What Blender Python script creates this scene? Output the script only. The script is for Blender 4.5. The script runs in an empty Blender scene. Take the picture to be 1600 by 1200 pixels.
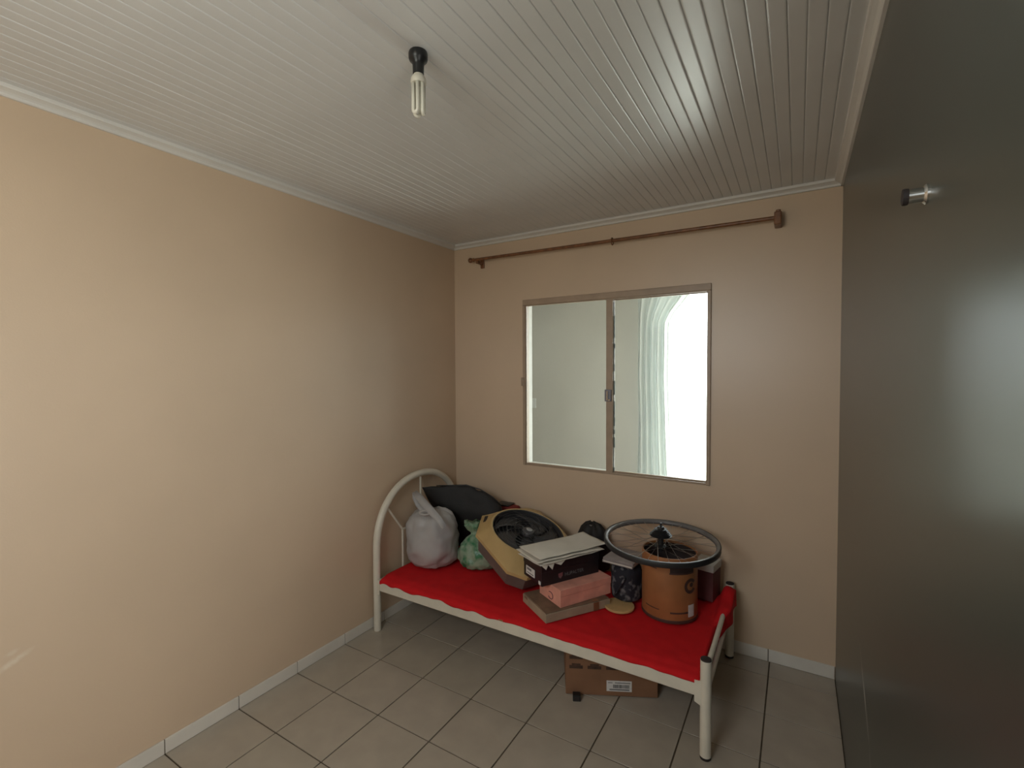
import bpy, bmesh, math, random
from mathutils import Vector, Matrix, noise
random.seed(7)
scene = bpy.context.scene
COL = scene.collection
PI = math.pi

# ------------------------------------------------------------------ camera, sky, light, exposure
W, HT, HC = 2.458, 2.529, 2.56          # room width, underside of the ceiling trim, ceiling
YF = -3.55                              # wall behind the camera
cd = bpy.data.cameras.new('camera'); cam = bpy.data.objects.new('camera', cd); COL.objects.link(cam)
cd.sensor_width = 36.0; cd.lens = 36.0 * 742.48 / 1600; cd.clip_start = 0.02
yaw, pit, rol = -0.541496, -0.030584, -0.004820
Fv = Vector((math.sin(yaw)*math.cos(pit), math.cos(yaw)*math.cos(pit), math.sin(pit)))
R0 = Vector((math.cos(yaw), -math.sin(yaw), 0)); U0 = R0.cross(Fv)
Rv = R0*math.cos(rol) + U0*math.sin(rol); Uv = -R0*math.sin(rol) + U0*math.cos(rol)
M = Matrix((Rv, Uv, -Fv)).transposed().to_4x4(); M.translation = Vector((2.27304, -2.92889, 1.61245))
cam.matrix_world = M
scene.camera = cam

world = bpy.data.worlds.new('overcast_sky'); scene.world = world; world.use_nodes = True
bg = world.node_tree.nodes['Background']
bg.inputs[1].default_value = 13.0
wn_ = world.node_tree.nodes; wl_ = world.node_tree.links      # hazy white sky above, sunlit ground below the horizon
w_tc = wn_.new('ShaderNodeTexCoord'); w_sx = wn_.new('ShaderNodeSeparateXYZ'); w_rp = wn_.new('ShaderNodeValToRGB')
wl_.new(w_tc.outputs['Generated'], w_sx.inputs[0])
w_mr = wn_.new('ShaderNodeMapRange'); w_mr.inputs['From Min'].default_value = -1; wl_.new(w_sx.outputs['Z'], w_mr.inputs['Value'])
wl_.new(w_mr.outputs['Result'], w_rp.inputs['Fac']); wl_.new(w_rp.outputs['Color'], bg.inputs[0])
w_rp.color_ramp.elements[0].position = .46; w_rp.color_ramp.elements[0].color = (.54, .56, .51, 1)
w_rp.color_ramp.elements[1].position = .52; w_rp.color_ramp.elements[1].color = (.90, .97, 1.0, 1)

def area(name, loc, rot, sx, sy, power, color=(1, 1, 1), portal=False):
    l = bpy.data.lights.new(name, 'AREA'); l.shape = 'RECTANGLE'; l.size = sx; l.size_y = sy
    l.energy = power; l.color = color
    if portal: l.cycles.is_portal = True
    o = bpy.data.objects.new(name, l); COL.objects.link(o); o.location = loc; o.rotation_euler = rot
    return o
# daylight entering the far room by its balcony door (sky portal); hall lamp and front window are added
area('balcony_daylight', (1.56, 2.41, 1.25), (-PI/2, 0, 0), 1.40, 2.5, 1.0, portal=True)
area('added_hall_light', (W+1.02, -2.90, 0.95), (0, PI/2, 0), 1.3, 0.9, 25.0, (1.0, 0.98, 0.94))  # added area lamp, lights the room through the doorway
area('added_window_portal', (1.45, YF-0.145, 2.00), (PI/2, 0, 0), 0.9, 0.78, 1.0, portal=True)  # sky portal of the window added behind the camera
vs = scene.view_settings
vs.view_transform = 'Standard'; vs.look = 'None'; vs.gamma = 1.0; vs.use_curve_mapping = False
vs.exposure = 0.0

# ------------------------------------------------------------------ materials
def lin(c):
    return tuple(((v/255)/12.92 if v/255 <= .04045 else ((v/255+.055)/1.055)**2.4) for v in c)
def mat(name, rgb, rough=.6, var=.08, scale=6.0, bump=0.0, bscale=120.0, metal=0.0, spec=.5, rvar=0.0, detail=4.0, world_space=False):
    m = bpy.data.materials.new(name); m.use_nodes = True
    nt = m.node_tree; N = nt.nodes; L = nt.links; b = N['Principled BSDF']
    b.inputs['Roughness'].default_value = rough; b.inputs['Metallic'].default_value = metal
    b.inputs['Specular IOR Level'].default_value = spec
    tc = N.new('ShaderNodeTexCoord'); nz = N.new('ShaderNodeTexNoise')
    nz.inputs['Scale'].default_value = scale; nz.inputs['Detail'].default_value = detail
    src = N.new('ShaderNodeNewGeometry').outputs['Position'] if world_space else tc.outputs['Object']
    L.new(src, nz.inputs['Vector'])
    rp = N.new('ShaderNodeValToRGB')
    rp.color_ramp.elements[0].position = .3; rp.color_ramp.elements[1].position = .7
    rp.color_ramp.elements[0].color = (*[v*(1-var) for v in rgb], 1)
    rp.color_ramp.elements[1].color = (*[min(1, v*(1+var)) for v in rgb], 1)
    L.new(nz.outputs['Fac'], rp.inputs['Fac']); L.new(rp.outputs['Color'], b.inputs['Base Color'])
    if rvar:
        mr = N.new('ShaderNodeMapRange'); mr.inputs['To Min'].default_value = rough-rvar; mr.inputs['To Max'].default_value = rough+rvar
        mr.inputs['From Min'].default_value = .3; mr.inputs['From Max'].default_value = .7
        L.new(nz.outputs['Fac'], mr.inputs['Value']); L.new(mr.outputs['Result'], b.inputs['Roughness'])
    if bump:
        n2 = N.new('ShaderNodeTexNoise'); n2.inputs['Scale'].default_value = bscale; n2.inputs['Detail'].default_value = 3
        L.new(tc.outputs['Object'], n2.inputs['Vector'])
        bp = N.new('ShaderNodeBump'); bp.inputs['Strength'].default_value = bump; bp.inputs['Distance'].default_value = .004
        L.new(n2.outputs['Fac'], bp.inputs['Height']); L.new(bp.outputs['Normal'], b.inputs['Normal'])
    m['ramp'] = rp.name
    return m
def pale_mark(m, loc, rot, size, rgb, amount=.7, nscale=30):
    """a pale mark with its own shape, at a fixed place on the surface"""
    nt = m.node_tree; N = nt.nodes; L = nt.links; b = N['Principled BSDF']
    old = b.inputs['Base Color'].links[0].from_socket
    tc = N.new('ShaderNodeTexCoord'); mp = N.new('ShaderNodeMapping'); mp.vector_type = 'TEXTURE'
    mp.inputs['Location'].default_value = loc; mp.inputs['Rotation'].default_value = rot; mp.inputs['Scale'].default_value = size
    L.new(tc.outputs['Object'], mp.inputs['Vector'])
    g = N.new('ShaderNodeTexGradient'); g.gradient_type = 'SPHERICAL'; L.new(mp.outputs['Vector'], g.inputs['Vector'])
    nz = N.new('ShaderNodeTexNoise'); nz.inputs['Scale'].default_value = nscale; L.new(tc.outputs['Object'], nz.inputs['Vector'])
    mu = N.new('ShaderNodeMath'); mu.operation = 'MULTIPLY'; L.new(g.outputs['Fac'], mu.inputs[0]); L.new(nz.outputs['Fac'], mu.inputs[1])
    mr = N.new('ShaderNodeMapRange'); mr.inputs['From Min'].default_value = .08; mr.inputs['From Max'].default_value = .4
    mr.inputs['To Max'].default_value = amount; L.new(mu.outputs[0], mr.inputs['Value'])
    mx = N.new('ShaderNodeMix'); mx.data_type = 'RGBA'; L.new(mr.outputs['Result'], mx.inputs['Factor'])
    L.new(old, mx.inputs[6]); mx.inputs[7].default_value = (*rgb, 1); L.new(mx.outputs[2], b.inputs['Base Color'])
def plastic_film(name, rgb, trans=.35, rough=.35, alpha=1.0, var=.15, scale=9):
    m = mat(name, rgb, rough, var, scale)
    nt = m.node_tree; N = nt.nodes; L = nt.links; b = N['Principled BSDF']; out = N['Material Output']
    tl = N.new('ShaderNodeBsdfTranslucent'); L.new(b.inputs['Base Color'].links[0].from_socket, tl.inputs['Color'])
    mx = N.new('ShaderNodeMixShader'); mx.inputs[0].default_value = trans
    L.new(b.outputs[0], mx.inputs[1]); L.new(tl.outputs[0], mx.inputs[2]); last = mx
    if alpha < 1:
        tr = N.new('ShaderNodeBsdfTransparent'); m2 = N.new('ShaderNodeMixShader'); m2.inputs[0].default_value = alpha
        L.new(tr.outputs[0], m2.inputs[1]); L.new(mx.outputs[0], m2.inputs[2]); last = m2
    L.new(last.outputs[0], out.inputs['Surface'])
    return m
def glass(name):
    m = bpy.data.materials.new(name); m.use_nodes = True; nt = m.node_tree; N = nt.nodes; L = nt.links
    N.remove(N['Principled BSDF']); out = N['Material Output']
    tr = N.new('ShaderNodeBsdfTransparent'); tr.inputs[0].default_value = (.95, .97, .96, 1)
    gl = N.new('ShaderNodeBsdfGlossy'); gl.inputs['Roughness'].default_value = .02
    fr = N.new('ShaderNodeFresnel'); fr.inputs['IOR'].default_value = 1.35
    mx = N.new('ShaderNodeMixShader'); L.new(fr.outputs[0], mx.inputs[0]); L.new(tr.outputs[0], mx.inputs[1]); L.new(gl.outputs[0], mx.inputs[2])
    L.new(mx.outputs[0], out.inputs['Surface'])
    return m

MT = {}
MT['beige'] = mat('peach_beige_wall_paint', (.68, .52, .37), .37, .04, 1.6, .10, 160, spec=.55)
pale_mark(MT['beige'], (0, -2.452, .625), (.45, 0, 0), (.05, .09, .016), (.80, .70, .56), .7, 45)  # rubbed scuffs on the left wall
pale_mark(MT['beige'], (0, -2.45, .66), (.3, 0, 0), (.05, .03, .012), (.76, .66, .52), .5, 45)
MT['white_wall'] = mat('white_wall_paint', (.65, .63, .585), .6, .03, 2, .06, 140)
MT['dark_wall'] = mat('dark_grey_green_gloss_wall_paint', (.050, .058, .048), .30, .10, 1.4, 0, 60, spec=1.0, detail=1.5)
pale_mark(MT['dark_wall'], (W, -1.165, .62), (.55, 0, 0), (.05, .21, .022), (.34, .34, .31), .8, 22)  # pale slanted streak low on the dark wall
pale_mark(MT['dark_wall'], (W, -1.32, .51), (.55, 0, 0), (.05, .07, .02), (.25, .25, .23), .5, 30)
MT['pvc'] = mat('white_pvc_panel', (.70, .705, .70), .28, .03, 3, 0, spec=.7)
MT['pvc_trim'] = mat('white_pvc_trim', (.74, .72, .68), .42, .04, 3)
MT['groove'] = mat('ceiling_gap_grey', (.36, .35, .33), .8)
MT['tile'] = mat('pale_ceramic_tile', (.455, .40, .33), .24, .05, 9, 0, world_space=True)
MT['tile2'] = mat('pale_ceramic_tile_greyer', (.44, .39, .32), .26, .05, 9, 0, world_space=True)
MT['grout'] = mat('dark_brown_grout', (.10, .075, .05), .9, .2, 20)
MT['base_tile'] = mat('pale_skirting_tile', (.74, .70, .63), .3, .06, 6)
MT['frame'] = mat('beige_painted_steel', (.42, .31, .22), .42, .08, 14, .04, 90)
MT['steel'] = mat('brushed_steel', (.62, .62, .64), .28, .06, 20, metal=1)
MT['chrome'] = mat('chrome', (.78, .79, .78), .12, .03, 20, metal=1)
MT['gunmetal'] = mat('grey_latch_metal', (.22, .22, .25), .35, .1, 20, metal=.7)
MT['seal'] = mat('dark_green_sealant', (.12, .15, .13), .6, .5, 60)
MT['glass'] = glass('window_glass')
MT['curtain'] = plastic_film('sheer_white_curtain', (.78, .81, .79), .17, .8, .972, .04, 4)
MT['switch'] = mat('white_switch_plastic', (.82, .83, .82), .35, .02)
MT['wood'] = mat('reddish_brown_varnished_wood', (.20, .085, .035), .35, .3, 30)
MT['black'] = mat('black_bakelite', (.012, .012, .013), .35, .2, 20)
MT['cfl'] = mat('off_white_lamp_glass', (.80, .77, .66), .2, .02)
MT['cflbase'] = mat('cream_lamp_plastic', (.70, .66, .56), .4, .05)
MT['cream'] = mat('cream_white_enamel', (.74, .69, .58), .34, .06, 12, .03, 50)
MT['dark_in'] = mat('dark_tube_end', (.03, .022, .02), .7, .3, 30)
MT['rust'] = mat('rusty_orange', (.36, .15, .06), .7, .3, 40)
MT['slat'] = mat('pine_slat', (.45, .30, .17), .7, .2, 12)
MT['red'] = mat('red_cotton_sheet', (.62, .013, .017), .85, .07, 14, .18, 260, spec=.2)
MT['foam'] = mat('old_foam', (.5, .42, .28), .9, .1)
MT['greybag'] = plastic_film('pale_grey_carrier_bag_plastic', (.57, .555, .55), .25, .35, 1, .07, 7)
MT['greenbag'] = plastic_film('thin_green_bag_plastic', (.22, .43, .27), .35, .28, 1, .3, 16)
_r = MT['greenbag'].node_tree.nodes[MT['greenbag']['ramp']].color_ramp
_r.elements[0].color = (.07, .30, .14, 1); _r.elements[1].color = (.44, .58, .42, 1); _r.elements[0].position = .38; _r.elements[1].position = .56
MT['blackcloth'] = mat('black_nylon', (.016, .014, .013), .62, .25, 9, .2, 90, spec=.35)
MT['fan_tan'] = mat('tan_yellowed_plastic', (.52, .355, .155), .42, .09, 7)
MT['fan_grey'] = mat('grey_brown_plastic', (.145, .125, .11), .45, .12, 9)
MT['fan_dark'] = mat('dark_charcoal_plastic', (.045, .043, .045), .4, .15, 12)
MT['fan_blade'] = mat('charcoal_blade_plastic', (.075, .072, .074), .38, .1, 12)
MT['fan_badge'] = mat('silver_grey_badge', (.40, .40, .40), .3, .1)
MT['tanbox'] = mat('pale_kraft_cardboard', (.36, .285, .20), .8, .12, 12, .1, 90)
MT['browntop'] = mat('brown_cardboard_lid', (.20, .125, .08), .75, .25, 16, .1, 90)
MT['tape'] = mat('brown_packing_tape', (.20, .10, .05), .3, .1)
MT['pink'] = mat('faded_pink_cardboard', (.74, .33, .25), .75, .14, 12, .05, 90)
MT['blackbox'] = mat('black_printed_cardboard', (.012, .010, .013), .4, .3, 14)
MT['label'] = mat('white_paper_label', (.72, .70, .68), .6, .08, 60)
MT['print'] = mat('dark_print_ink', (.03, .03, .035), .6, .1)
MT['greyprint'] = mat('grey_print_ink', (.16, .16, .165), .5, .1)
MT['redprint'] = mat('dull_red_print_ink', (.24, .09, .10), .5, .15)
MT['paper'] = mat('off_white_paper', (.66, .61, .53), .7, .06, 10)
MT['drum'] = mat('brown_fibre_drum_cardboard', (.35, .145, .055), .45, .16, 7, .04, 60)
MT['drumin'] = mat('dark_drum_shade_and_panel', (.035, .022, .020), .7, .2)  # shade inside the drum put into the colour; printed panel shares it
MT['drumprint'] = mat('dark_brown_drum_print', (.07, .035, .028), .5, .15)
MT['rim'] = mat('black_tyre_rubber', (.018, .018, .019), .5, .2, 30)
MT['rimgrey'] = mat('grey_anodised_rim', (.15, .14, .135), .38, .15, 25)
MT['spoke'] = mat('steel_spoke', (.55, .53, .5), .3, .05, metal=1)
MT['floral'] = mat('black_fabric_with_grey_flowers', (.012, .012, .02), .8, .2, 14, .1, 120)
MT['bookgrey'] = mat('mauve_grey_card', (.30, .26, .25), .6, .12, 12)
MT['mauve'] = mat('mauve_brown_card', (.12, .04, .042), .7, .2, 9)
MT['whitebox'] = mat('dull_white_card', (.58, .56, .52), .65, .06, 10)
MT['straw'] = mat('straw_coloured_wood', (.55, .36, .16), .6, .12, 18)
MT['carton'] = mat('brown_corrugated_carton', (.25, .125, .066), .75, .12, 8, .1, 70)
MT['cartonprint'] = mat('dark_brown_carton_print', (.07, .035, .022), .7, .35, 45)
MT['darkred'] = mat('dark_red_cloth', (.22, .025, .02), .8, .2, 12, .1, 120)
MT['alu'] = mat('white_aluminium', (.75, .76, .76), .4, .03)
# grey flowers of the printed fabric
def flowers(m):
    nt = m.node_tree; N = nt.nodes; L = nt.links; b = N['Principled BSDF']; old = b.inputs['Base Color'].links[0].from_socket
    tc = N.new('ShaderNodeTexCoord'); vo = N.new('ShaderNodeTexNoise'); vo.inputs['Scale'].default_value = 24; vo.inputs['Detail'].default_value = 2
    L.new(tc.outputs['Object'], vo.inputs['Vector'])
    mr = N.new('ShaderNodeMapRange'); mr.inputs['From Min'].default_value = .53; mr.inputs['From Max'].default_value = .66
    mr.inputs['To Max'].default_value = .75; L.new(vo.outputs['Fac'], mr.inputs['Value'])
    mx = N.new('ShaderNodeMix'); mx.data_type = 'RGBA'; L.new(mr.outputs['Result'], mx.inputs['Factor']); L.new(old, mx.inputs[6])
    mx.inputs[7].default_value = (.22, .21, .215, 1); L.new(mx.outputs[2], b.inputs['Base Color'])
flowers(MT['floral'])

# ------------------------------------------------------------------ mesh helpers
def obj(name, bm, m, parent=None, smooth=False, loc=None, rot=None, auto=None):
    me = bpy.data.meshes.new(name)
    bmesh.ops.recalc_face_normals(bm, faces=bm.faces[:])
    if auto is not None:
        for f in bm.faces: f.smooth = True
        for e in bm.edges:
            if len(e.link_faces) == 2 and e.calc_face_angle(0) > auto: e.smooth = False
    bm.to_mesh(me); bm.free()
    if smooth:
        for p in me.polygons: p.use_smooth = True
    for mm in (m if isinstance(m, (list, tuple)) else [m]): me.materials.append(MT[mm])
    o = bpy.data.objects.new(name, me); COL.objects.link(o)
    if parent: o.parent = parent
    if loc: o.location = loc
    if rot: o.rotation_euler = rot
    return o
def tag(o, label=None, cat=None, group=None, kind=None):
    if label: o['label'] = label
    if cat: o['category'] = cat
    if group: o['group'] = group
    if kind: o['kind'] = kind
    return o
def empty(name, loc=(0, 0, 0), rz=0, label=None, cat=None, kind=None):
    o = bpy.data.objects.new(name, None); COL.objects.link(o); o.location = loc; o.rotation_euler = (0, 0, rz)
    o.empty_display_size = .05
    return tag(o, label, cat, None, kind)
def NB(): return bmesh.new()
def box(bm, x0, x1, y0, y1, z0, z1, bevel=0, seg=1, mi=0):
    r = bmesh.ops.create_cube(bm, size=1); vs_ = r['verts']
    bmesh.ops.scale(bm, vec=(x1-x0, y1-y0, z1-z0), verts=vs_)
    bmesh.ops.translate(bm, vec=((x0+x1)/2, (y0+y1)/2, (z0+z1)/2), verts=vs_)
    fs = {f for v in vs_ for f in v.link_faces}
    for f in fs: f.material_index = mi
    if bevel:
        es = list({e for v in vs_ for e in v.link_edges})
        bmesh.ops.bevel(bm, geom=es, offset=bevel, segments=seg, affect='EDGES', profile=.5)
    return bm
def tube(bm, pts, r, n=12, caps=True, closed=False):
    pts = [Vector(p) for p in pts]; rings = []; k = len(pts); up = None
    for i, p in enumerate(pts):
        if closed: t = pts[(i+1) % k]-pts[i-1]
        else: t = pts[min(i+1, k-1)]-pts[max(i-1, 0)]
        t.normalize()
        if up is None:
            a = Vector((0, 0, 1)) if abs(t.z) < .9 else Vector((1, 0, 0))
            up = (a - t*a.dot(t)).normalized()
        else: up = (up - t*up.dot(t)).normalized()
        s = t.cross(up); rr = r[i] if isinstance(r, (list, tuple)) else r
        rings.append([bm.verts.new(p + rr*(math.cos(2*PI*j/n)*up + math.sin(2*PI*j/n)*s)) for j in range(n)])
    for i in range(k if closed else k-1):
        A, B = rings[i], rings[(i+1) % k]
        for j in range(n): bm.faces.new((A[j], A[(j+1) % n], B[(j+1) % n], B[j]))
    if caps and not closed:
        bm.faces.new(rings[0][::-1]); bm.faces.new(rings[-1])
    return bm
def lathe(bm, prof, n=32, c=(0, 0, 0), closed=False):
    """prof = [(r, z)]; r = 0 closes the pole"""
    c = Vector(c); rings = []
    for r, z in prof:
        if r <= 1e-6: rings.append([bm.verts.new(c + Vector((0, 0, z)))])
        else: rings.append([bm.verts.new(c + Vector((r*math.cos(2*PI*j/n), r*math.sin(2*PI*j/n), z))) for j in range(n)])
    K = len(rings)
    for i in range(K if closed else K-1):
        A, B = rings[i], rings[(i+1) % K]
        for j in range(n):
            j2 = (j+1) % n
            if len(A) == 1 and len(B) == 1: continue
            if len(A) == 1: bm.faces.new((A[0], B[j], B[j2]))
            elif len(B) == 1: bm.faces.new((A[j], B[0], A[j2]))
            else: bm.faces.new((A[j], A[j2], B[j2], B[j]))
    return bm
def grid(bm, f, nu, nv):
    V = [[bm.verts.new(f(i/nu, j/nv)) for j in range(nv+1)] for i in range(nu+1)]
    for i in range(nu):
        for j in range(nv): bm.faces.new((V[i][j], V[i+1][j], V[i+1][j+1], V[i][j+1]))
    return V
def prism(bm, poly, z0, z1, poly2=None):
    A = [bm.verts.new((x, y, z0)) for x, y in poly]; B = [bm.verts.new((x, y, z1)) for x, y in (poly2 or poly)]
    n = len(poly); bm.faces.new(A[::-1]); bm.faces.new(B)
    for i in range(n): bm.faces.new((A[i], A[(i+1) % n], B[(i+1) % n], B[i]))
    return bm
def solid(o, t, off=0):
    md = o.modifiers.new('thickness', 'SOLIDIFY'); md.thickness = t; md.offset = off; return o
def nz3(p, s=1.0, seed=0.0): return noise.noise(Vector(p)*s + Vector((seed, seed*1.7, -seed)))
def sm(a, b, x):
    t = max(0, min(1, (x-a)/(b-a))); return t*t*(3-2*t)
def text_obj(name, s, size, m, parent, mw, extrude=.0004):
    cu = bpy.data.curves.new(name, 'FONT'); cu.body = s; cu.size = size; cu.extrude = extrude; cu.align_x = 'LEFT'
    t = bpy.data.objects.new(name, cu); COL.objects.link(t); t.data.materials.append(MT[m])
    dg = bpy.context.evaluated_depsgraph_get(); me = bpy.data.meshes.new_from_object(t.evaluated_get(dg))
    COL.objects.unlink(t); bpy.data.objects.remove(t)
    o = bpy.data.objects.new(name, me); COL.objects.link(o); o.parent = parent; o.matrix_local = mw
    return o
def struct(o, label, cat): return tag(o, label, cat, None, 'structure')

# ------------------------------------------------------------------ room shell
S = .31; TX0 = .2985; TY0 = -1.0821       # floor tile pitch and one known joint
b = NB(); box(b, -.14, W+.14, YF-.14, .0, -.08, -.004)
floor = struct(obj('floor', b, 'grout'), 'pale ceramic tiled floor with dark grout under the bed', 'floor')
tcache = {}
gx = [TX0+S*i for i in range(-2, 9)]; gy = [TY0+S*i for i in range(-9, 6)]
random.seed(3)
for i in range(len(gx)-1):
    for j in range(len(gy)-1):
        x0, x1 = max(gx[i], 0), min(gx[i+1], W); y0, y1 = max(gy[j], YF), min(gy[j+1], 0)
        if x1-x0 < .01 or y1-y0 < .01: continue
        g = .0031; w, d = x1-x0-2*g, y1-y0-2*g
        mk = random.choice(['tile', 'tile', 'tile2'])
        key = (round(w, 4), round(d, 4), mk)
        if key not in tcache:
            b = NB(); box(b, -w/2, w/2, -d/2, d/2, -.012, 0, .0006, 1)
            o = obj('floor_tile', b, mk); tcache[key] = o.data
        else:
            o = bpy.data.objects.new('floor_tile', tcache[key]); COL.objects.link(o)
        o.parent = floor; o.location = ((x0+x1)/2, (y0+y1)/2, random.uniform(-.0004, .0004))
        o.rotation_euler = (0, 0, 0)

def wall(name, boxes, m, label):
    b = NB()
    for bx in boxes: box(b, *bx)
    return struct(obj(name, b, m), label, 'wall')
wall('wall_left', [(-.14, 0, YF-.14, 0, -.004, 2.7)], 'beige', 'peach beige painted wall on the left')
RD0, RD1 = -3.34, -2.46                 # unseen doorway added in the right wall to let light in
wall('wall_right', [(W, W+.14, RD1, 2.4, -.004, 2.7), (W, W+.14, YF-.14, RD0, -.004, 2.7), (W, W+.14, RD0, RD1, 2.1, 2.7)], 'dark_wall', 'glossy dark grey green wall on the right')
# back wall with the window opening: beige towards this room, white elsewhere
WX0, WX1, WZ0, WZ1 = .606, 1.846, .935, 2.100
TB = .13
b = NB()
def bw(x0, x1, z0, z1): box(b, x0, x1, 0, TB, z0, z1)
bw(-1.9, WX0, -.004, 2.7); bw(WX1, W, -.004, 2.7); bw(WX0, WX1, -.004, WZ0); bw(WX0, WX1, WZ1, 2.7)
for f in b.faces:
    f.normal_update(); f.material_index = 0 if f.calc_center_median().y < .001 else 1
struct(obj('wall_back', b, ['beige', 'white_wall']), 'peach beige wall with a sliding window opening in it', 'wall')
FX0, FX1, FZ0, FZ1 = 1.0, 1.9, 1.61, 2.39  # unseen window opening, added to bring in daylight
wall('wall_front', [(0, FX0, YF-.14, YF, -.004, 2.7), (FX1, W, YF-.14, YF, -.004, 2.7), (FX0, FX1, YF-.14, YF, -.004, FZ0), (FX0, FX1, YF-.14, YF, FZ1, 2.7)], 'beige', 'peach beige wall behind the camera with an added window')
b = NB(); box(b, FX0, FX0+.03, YF-.09, YF-.04, FZ0, FZ1, .003); box(b, FX1-.03, FX1, YF-.09, YF-.04, FZ0, FZ1, .003); box(b, FX0+.03, FX1-.03, YF-.09, YF-.04, FZ0, FZ0+.03, .003); box(b, FX0+.03, FX1-.03, YF-.09, YF-.04, FZ1-.03, FZ1, .003); box(b, 1.435, 1.465, YF-.09, YF-.04, FZ0+.03, FZ1-.03, .003)
struct(obj('added_window_2', b, 'frame'), 'beige frame of the added window behind the camera', 'window')
# unseen hall added beyond the doorway to hold its lamp
HX = W+.14
wall('wall_added_hall', [(HX+1.0, HX+1.14, -3.8, -2.0, -.004, 2.5), (HX, HX+1.0, -3.8, -3.66, -.004, 2.5), (HX, HX+1.0, -2.14, -2.0, -.004, 2.5)], 'white_wall', 'white walls of the added hall beyond the doorway beside the camera')
b = NB(); box(b, HX, HX+1.0, -3.66, -2.14, -.08, 0); box(b, W, HX, RD0, RD1, -.08, 0); struct(obj('floor_added_hall', b, 'tile'), 'pale floor of the added hall beyond the doorway', 'floor')
b = NB(); box(b, HX, HX+1.14, -3.8, -2.0, 2.5, 2.58); struct(obj('ceiling_added_hall', b, 'white_wall'), 'white ceiling of the added hall beyond the doorway', 'ceiling')

# ceiling: backing plus one narrow PVC plank after another
b = NB(); box(b, -.14, W+.14, YF-.14, TB, HC+.012, HC+.08)
ceil = struct(obj('ceiling', b, 'groove'), 'white PVC plank ceiling with narrow ribs', 'ceiling')
PP = .0472; base = 2.4262 + PP
def plank_mesh(w):
    b = NB(); L2 = (0-YF)/2; e = .0030
    prof = [(-w/2, .010), (-w/2, .0026), (-w/2+e*.6, .0005), (-w/2+e*1.6, 0), (w/2-e*1.6, 0), (w/2-e*.6, .0005), (w/2, .0026), (w/2, .010)]
    A = [b.verts.new((x, -L2, z)) for x, z in prof]; B = [b.verts.new((x, L2, z)) for x, z in prof]
    for i in range(len(prof)-1): b.faces.new((A[i], A[i+1], B[i+1], B[i]))
    b.faces.new((A[0], B[0], B[-1], A[-1])); b.faces.new(A[::-1]); b.faces.new(B)
    return b
pcache = {}
k = 0
while True:
    x1 = base - k*PP; x0 = x1 - PP; k += 1
    if x1 <= .004: break
    if x0 >= W: continue
    xa, xb = max(x0, 0), min(x1, W); w = round(xb-xa-.0005, 5)
    if w < .003: continue
    if w not in pcache:
        o = obj('plank', plank_mesh(w), 'pvc'); pcache[w] = o.data
    else:
        o = bpy.data.objects.new('plank', pcache[w]); COL.objects.link(o)
    o.parent = ceil; o.location = ((xa+xb)/2, YF/2, HC + random.uniform(-.0005, .0005))

# ceiling trim (small cove moulding) on three walls
def cove(name, length, loc, rz, label):
    # local: x along the wall, y away from the wall, z up
    prof = [(0, 0), (.010, 0), (.013, .004), (.014, .009), (.020, .014), (.031, .019), (.036, .0205), (.0375, .025), (.0375, .034), (0, .034)]
    b = NB(); A = [b.verts.new((0, y, z)) for y, z in prof]; B = [b.verts.new((length, y, z)) for y, z in prof]
    n = len(prof)
    for i in range(n): b.faces.new((A[i], A[(i+1) % n], B[(i+1) % n], B[i]))
    b.faces.new(A[::-1]); b.faces.new(B)
    o = obj(name, b, 'pvc_trim', loc=loc, rot=(0, 0, rz)); return struct(o, label, 'trim')
cove('trim_1', -YF, (0, 0, HT-.003), -PI/2, 'white cove trim along the top of the left wall')
cove('trim_2', W, (W, 0, HT-.003), PI, 'white cove trim above the curtain rod')
cove('trim_3', -YF, (W, YF, HT-.003), PI/2, 'white cove trim along the top of the dark right wall')

# skirting tiles
def skirting(name, axis, joints, h, label):
    r = empty(name, (0, 0, 0)); struct(r, label, 'baseboard')
    b = NB()
    a0, a1 = joints[0], joints[-1]
    if axis == 'y': box(b, 0, .0045, a0, a1, 0, h-.003)
    else: box(b, a0, a1, -.0045, 0, 0, h-.003)
    obj('grout_bed', b, 'grout', r)
    for p, q in zip(joints[:-1], joints[1:]):
        g = .0018; b = NB()
        if axis == 'y': box(b, 0.001, .009, p+g, q-g, .001, h, .0015, 1)
        else: box(b, p+g, q-g, -.009, -.001, .001, h, .0015, 1)
        obj('skirting_tile', b, 'base_tile', r)
    return r
skirting('baseboard_left', 'y', [YF] + [TY0+S*i for i in range(-6, 4)] + [-.0105], .062, 'pale skirting tiles along the left wall')
skirting('baseboard_back', 'x', [0.01] + [2.151+S*i for i in range(-6, 1)] + [W-.002], .068, 'pale skirting tiles along the back wall behind the bed')

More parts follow.
